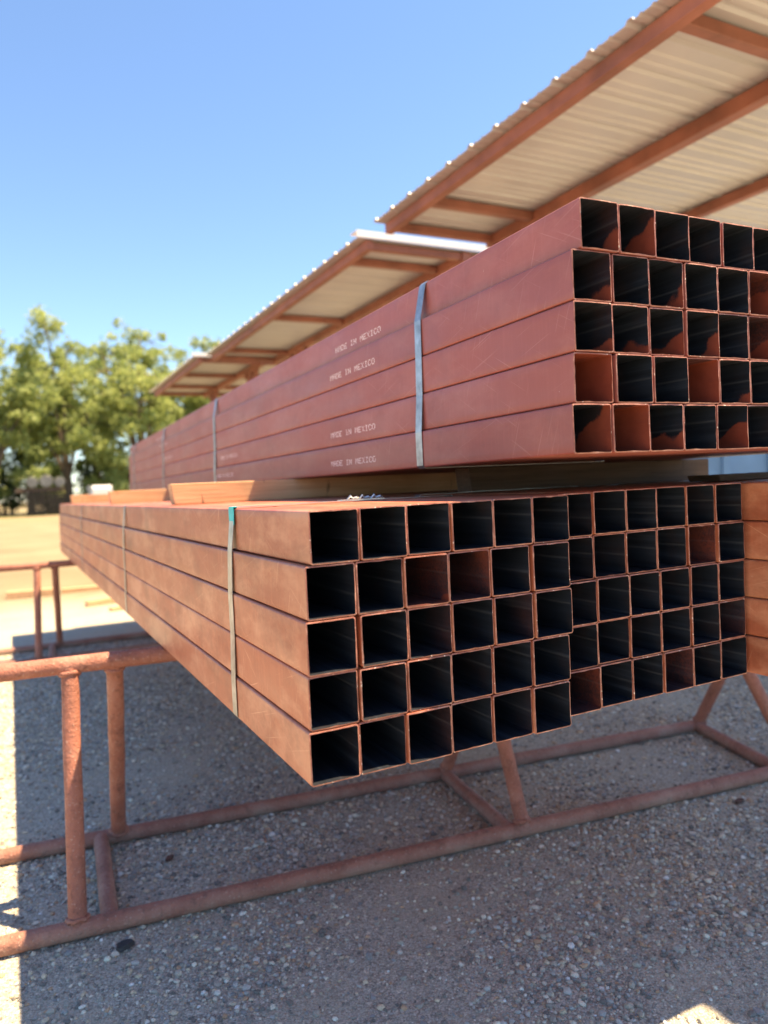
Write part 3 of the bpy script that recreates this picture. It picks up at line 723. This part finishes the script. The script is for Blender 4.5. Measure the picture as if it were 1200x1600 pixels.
TREES = [(-2.2, 84, 19.5, 6.4, 'tall pale green tree at the left edge of the picture'), (5.4, 88, 19.8, 7.4, 'tallest yellow green tree, second from the left edge'), (13.0, 87, 21.0, 6.8, 'broad yellow green tree left of the farthest canopy'),
         (19.5, 92, 21.0, 7.0, 'tree showing behind the farthest canopy'), (1.6, 98, 19.0, 6.5, 'tree further back between the two leftmost trees'), (9.6, 100, 20.5, 6.8, 'tree further back between the tallest and the broad tree'), (-9.5, 90, 17.5, 6.5, 'tree just outside the left edge beside the grey fence'), (28, 95, 19, 7, 'tree hidden behind the middle canopy'), (-19, 88, 18, 7, 'tree far left of the yard beyond the fence'), (40, 98, 18, 7, 'tree far right beyond the canopies')]
for i, (x, y, h, s, lb) in enumerate(TREES): tree(x, y, h, s, 100 + i, lb, 1.35)
def shrub(x, y, h, wd, seed, label):
    r = random.Random(seed); root = empty('shrub', (x, y, 0)); cl = []; mb = MB()
    for i in range(26):
        c = (r.uniform(-wd, wd) * 0.75, r.uniform(-1, 1), h * r.uniform(0.15, 0.85)); rad = r.uniform(0.8, 1.3); cl.append((c, (rad, rad, rad * .8), r.random()))
        mb.tube([(c[0] * .4, c[1] * .4, 0), c], [0.06, 0.02], 5, False)
    mb.build('stems', M['bark'], root); V, T = leaf_cloud(cl, 150, 0.20, seed, None)
    link(bpy.data.objects.new('foliage', leaf_mesh('foliage', V, T, M['leaf_dark'])), root); tag(root, label, 'shrub', 'dark shrubs under the trees')
for i, (x, h, wd, lb) in enumerate([(-1.2, 9.0, 3.6, 'dark green shrub mass at the left edge under the trees'), (4.0, 6.0, 2.4, 'low dark shrub behind the charcoal pile'), (9.6, 6.8, 2.6, 'dark shrub behind the white van'), (13.6, 9.0, 2.8, 'tall dark shrub beside the far end of the upper bundle'), (-9, 8, 4, 'dark shrub outside the left edge'), (21, 5, 4, 'dark shrub under the farthest canopy')]):
    shrub(x, 95 + i, h, wd, 300 + i, lb)

fn = empty('board_fence', (-2.6, 97, 0))
for i in range(60):
    mb = MB(); x = -0.3 * i - 0.28; mb.box((x, 0, 0.1), (x + 0.27, 0.03, 3.3 + 0.1 * math.sin(i * 1.7))); mb.build('fence_board', M['fence'], fn)
for i in range(8):
    mb = MB(); x = -2.5 * i; mb.box((x - 0.06, 0.04, 0), (x + 0.06, 0.16, 3.4)); mb.build('fence_post', M['fence'], fn)
tag(fn, 'weathered grey board fence at the far left behind the yard', 'fence')

def pallet_pile(x, y, w, h, label):
    root = empty('crate_stack', (x, y, 0)); r = random.Random(int(x * 10)); n = 7
    for i in range(n):
        z = i * h / n; k = r.uniform(-.08, .08)
        for j in range(4):
            mb = MB(); mb.box((-w / 2 + k + j * w / 4 + 0.02, -1.0, z), (-w / 2 + k + (j + 1) * w / 4 - 0.03, 1.0, z + h / n - 0.05)); mb.build('timber_block', M['charcoal'], root)
    return tag(root, label, 'timber stack', 'dark timber stacks by the trees')
pallet_pile(1.75, 80, 1.8, 2.25, 'left half of the dark timber stack on sunny ground near the trees')
pallet_pile(3.55, 80, 1.7, 2.2, 'right half of the dark timber stack, beside the lower bundle end')
yb = MB(); yb.box((-2.2, -0.8, 0), (2.2, 0.8, 0.42)); o = yb.build('lumber_pack', M['wood_dark']); o.location = (2.2, 80, 2.3); bevel(o, 0.02); tag(o, 'weathered lumber pack lying on top of the dark timber stacks', 'lumber')
def drum_roll(x, z, rad, label):
    mb = MB(); pts = [(0, -1.0, 0), (0, -0.9, 0), (0, 0.9, 0), (0, 1.0, 0)]; mb.tube(pts, [rad * .9, rad, rad, rad * .9], 18)
    o = mb.build('sheet_roll', M['greyroll'], None, 40); o.location = (x, 80, z + rad); tag(o, label, 'roll', 'grey rolls on the lumber pack')
drum_roll(1.5, 2.74, 0.55, 'grey roll on the lumber pack, left one')
drum_roll(2.75, 2.74, 0.62, 'grey roll on the lumber pack, middle one')
drum_roll(3.95, 2.74, 0.5, 'grey roll on the lumber pack, right one')

def van(x, y, rz):
    root = empty('cargo_van', (x, y, 0), rz)
    prof = [(-2.5, 0.45), (-2.5, 2.35), (-2.3, 2.62), (1.0, 2.66), (1.35, 2.55), (1.95, 1.55), (2.65, 1.30), (2.75, 1.0), (2.75, 0.45)]
    mb = MB(); n = len(prof); vs = []
    for yy, k in ((-0.98, 1), (-0.90, 0), (0.90, 0), (0.98, 1)): pass
    rows = [(-0.88, 2.66), (-0.97, 1.5), ]
    for s_ in (-1, 1):
        for (px, pz) in prof: vs.append((px, s_ * (0.98 - 0.10 * max(0, pz - 1.4)), pz))
    fs = [tuple(range(n)), tuple(reversed(range(n, 2 * n)))] + [(i, n + i, n + (i + 1) % n, (i + 1) % n) for i in range(n)]
    mb.add(vs, fs); bevel(mb.build('body', M['van_white'], root), 0.06, 3)
    w_ = MB(); w_.add([(1.42, -0.78, 2.50), (1.97, -0.86, 1.62), (1.97, 0.86, 1.62), (1.42, 0.78, 2.50)], [(0, 1, 2, 3)]); w_.v = [(a + 0.03, b, c + 0.02) for a, b, c in w_.v]; w_.build('windshield', M['glass_dark'], root)
    for s_ in (-1, 1):
        w_ = MB(); w_.box((0.35, s_ * 0.955 - 0.012, 1.62), (1.30, s_ * 0.955 + 0.012, 2.2)); w_.build('side_window', M['glass_dark'], root)
        w_ = MB(); w_.box((-2.53, s_ * 0.82 - 0.08, 1.0), (-2.49, s_ * 0.82 + 0.08, 1.6)); w_.build('tail_lamp', M['lamp_red'], root)
        for wx in (-1.6, 1.8):
            w_ = MB(); w_.tube([(wx, s_ * 0.80, 0.36), (wx, s_ * 1.0, 0.36)], 0.36, 18); t = w_.build('tyre', M['rubber'], root, 40)
            w_ = MB(); w_.tube([(wx, s_ * 1.0, 0.36), (wx, s_ * 1.015, 0.36)], 0.21, 14); w_.build('rim', M['greyroll'], t, 40)
    tag(root, 'white cargo van parked in front of the trees, left of the upper bundle', 'van')
van(7.1, 75, math.radians(92))
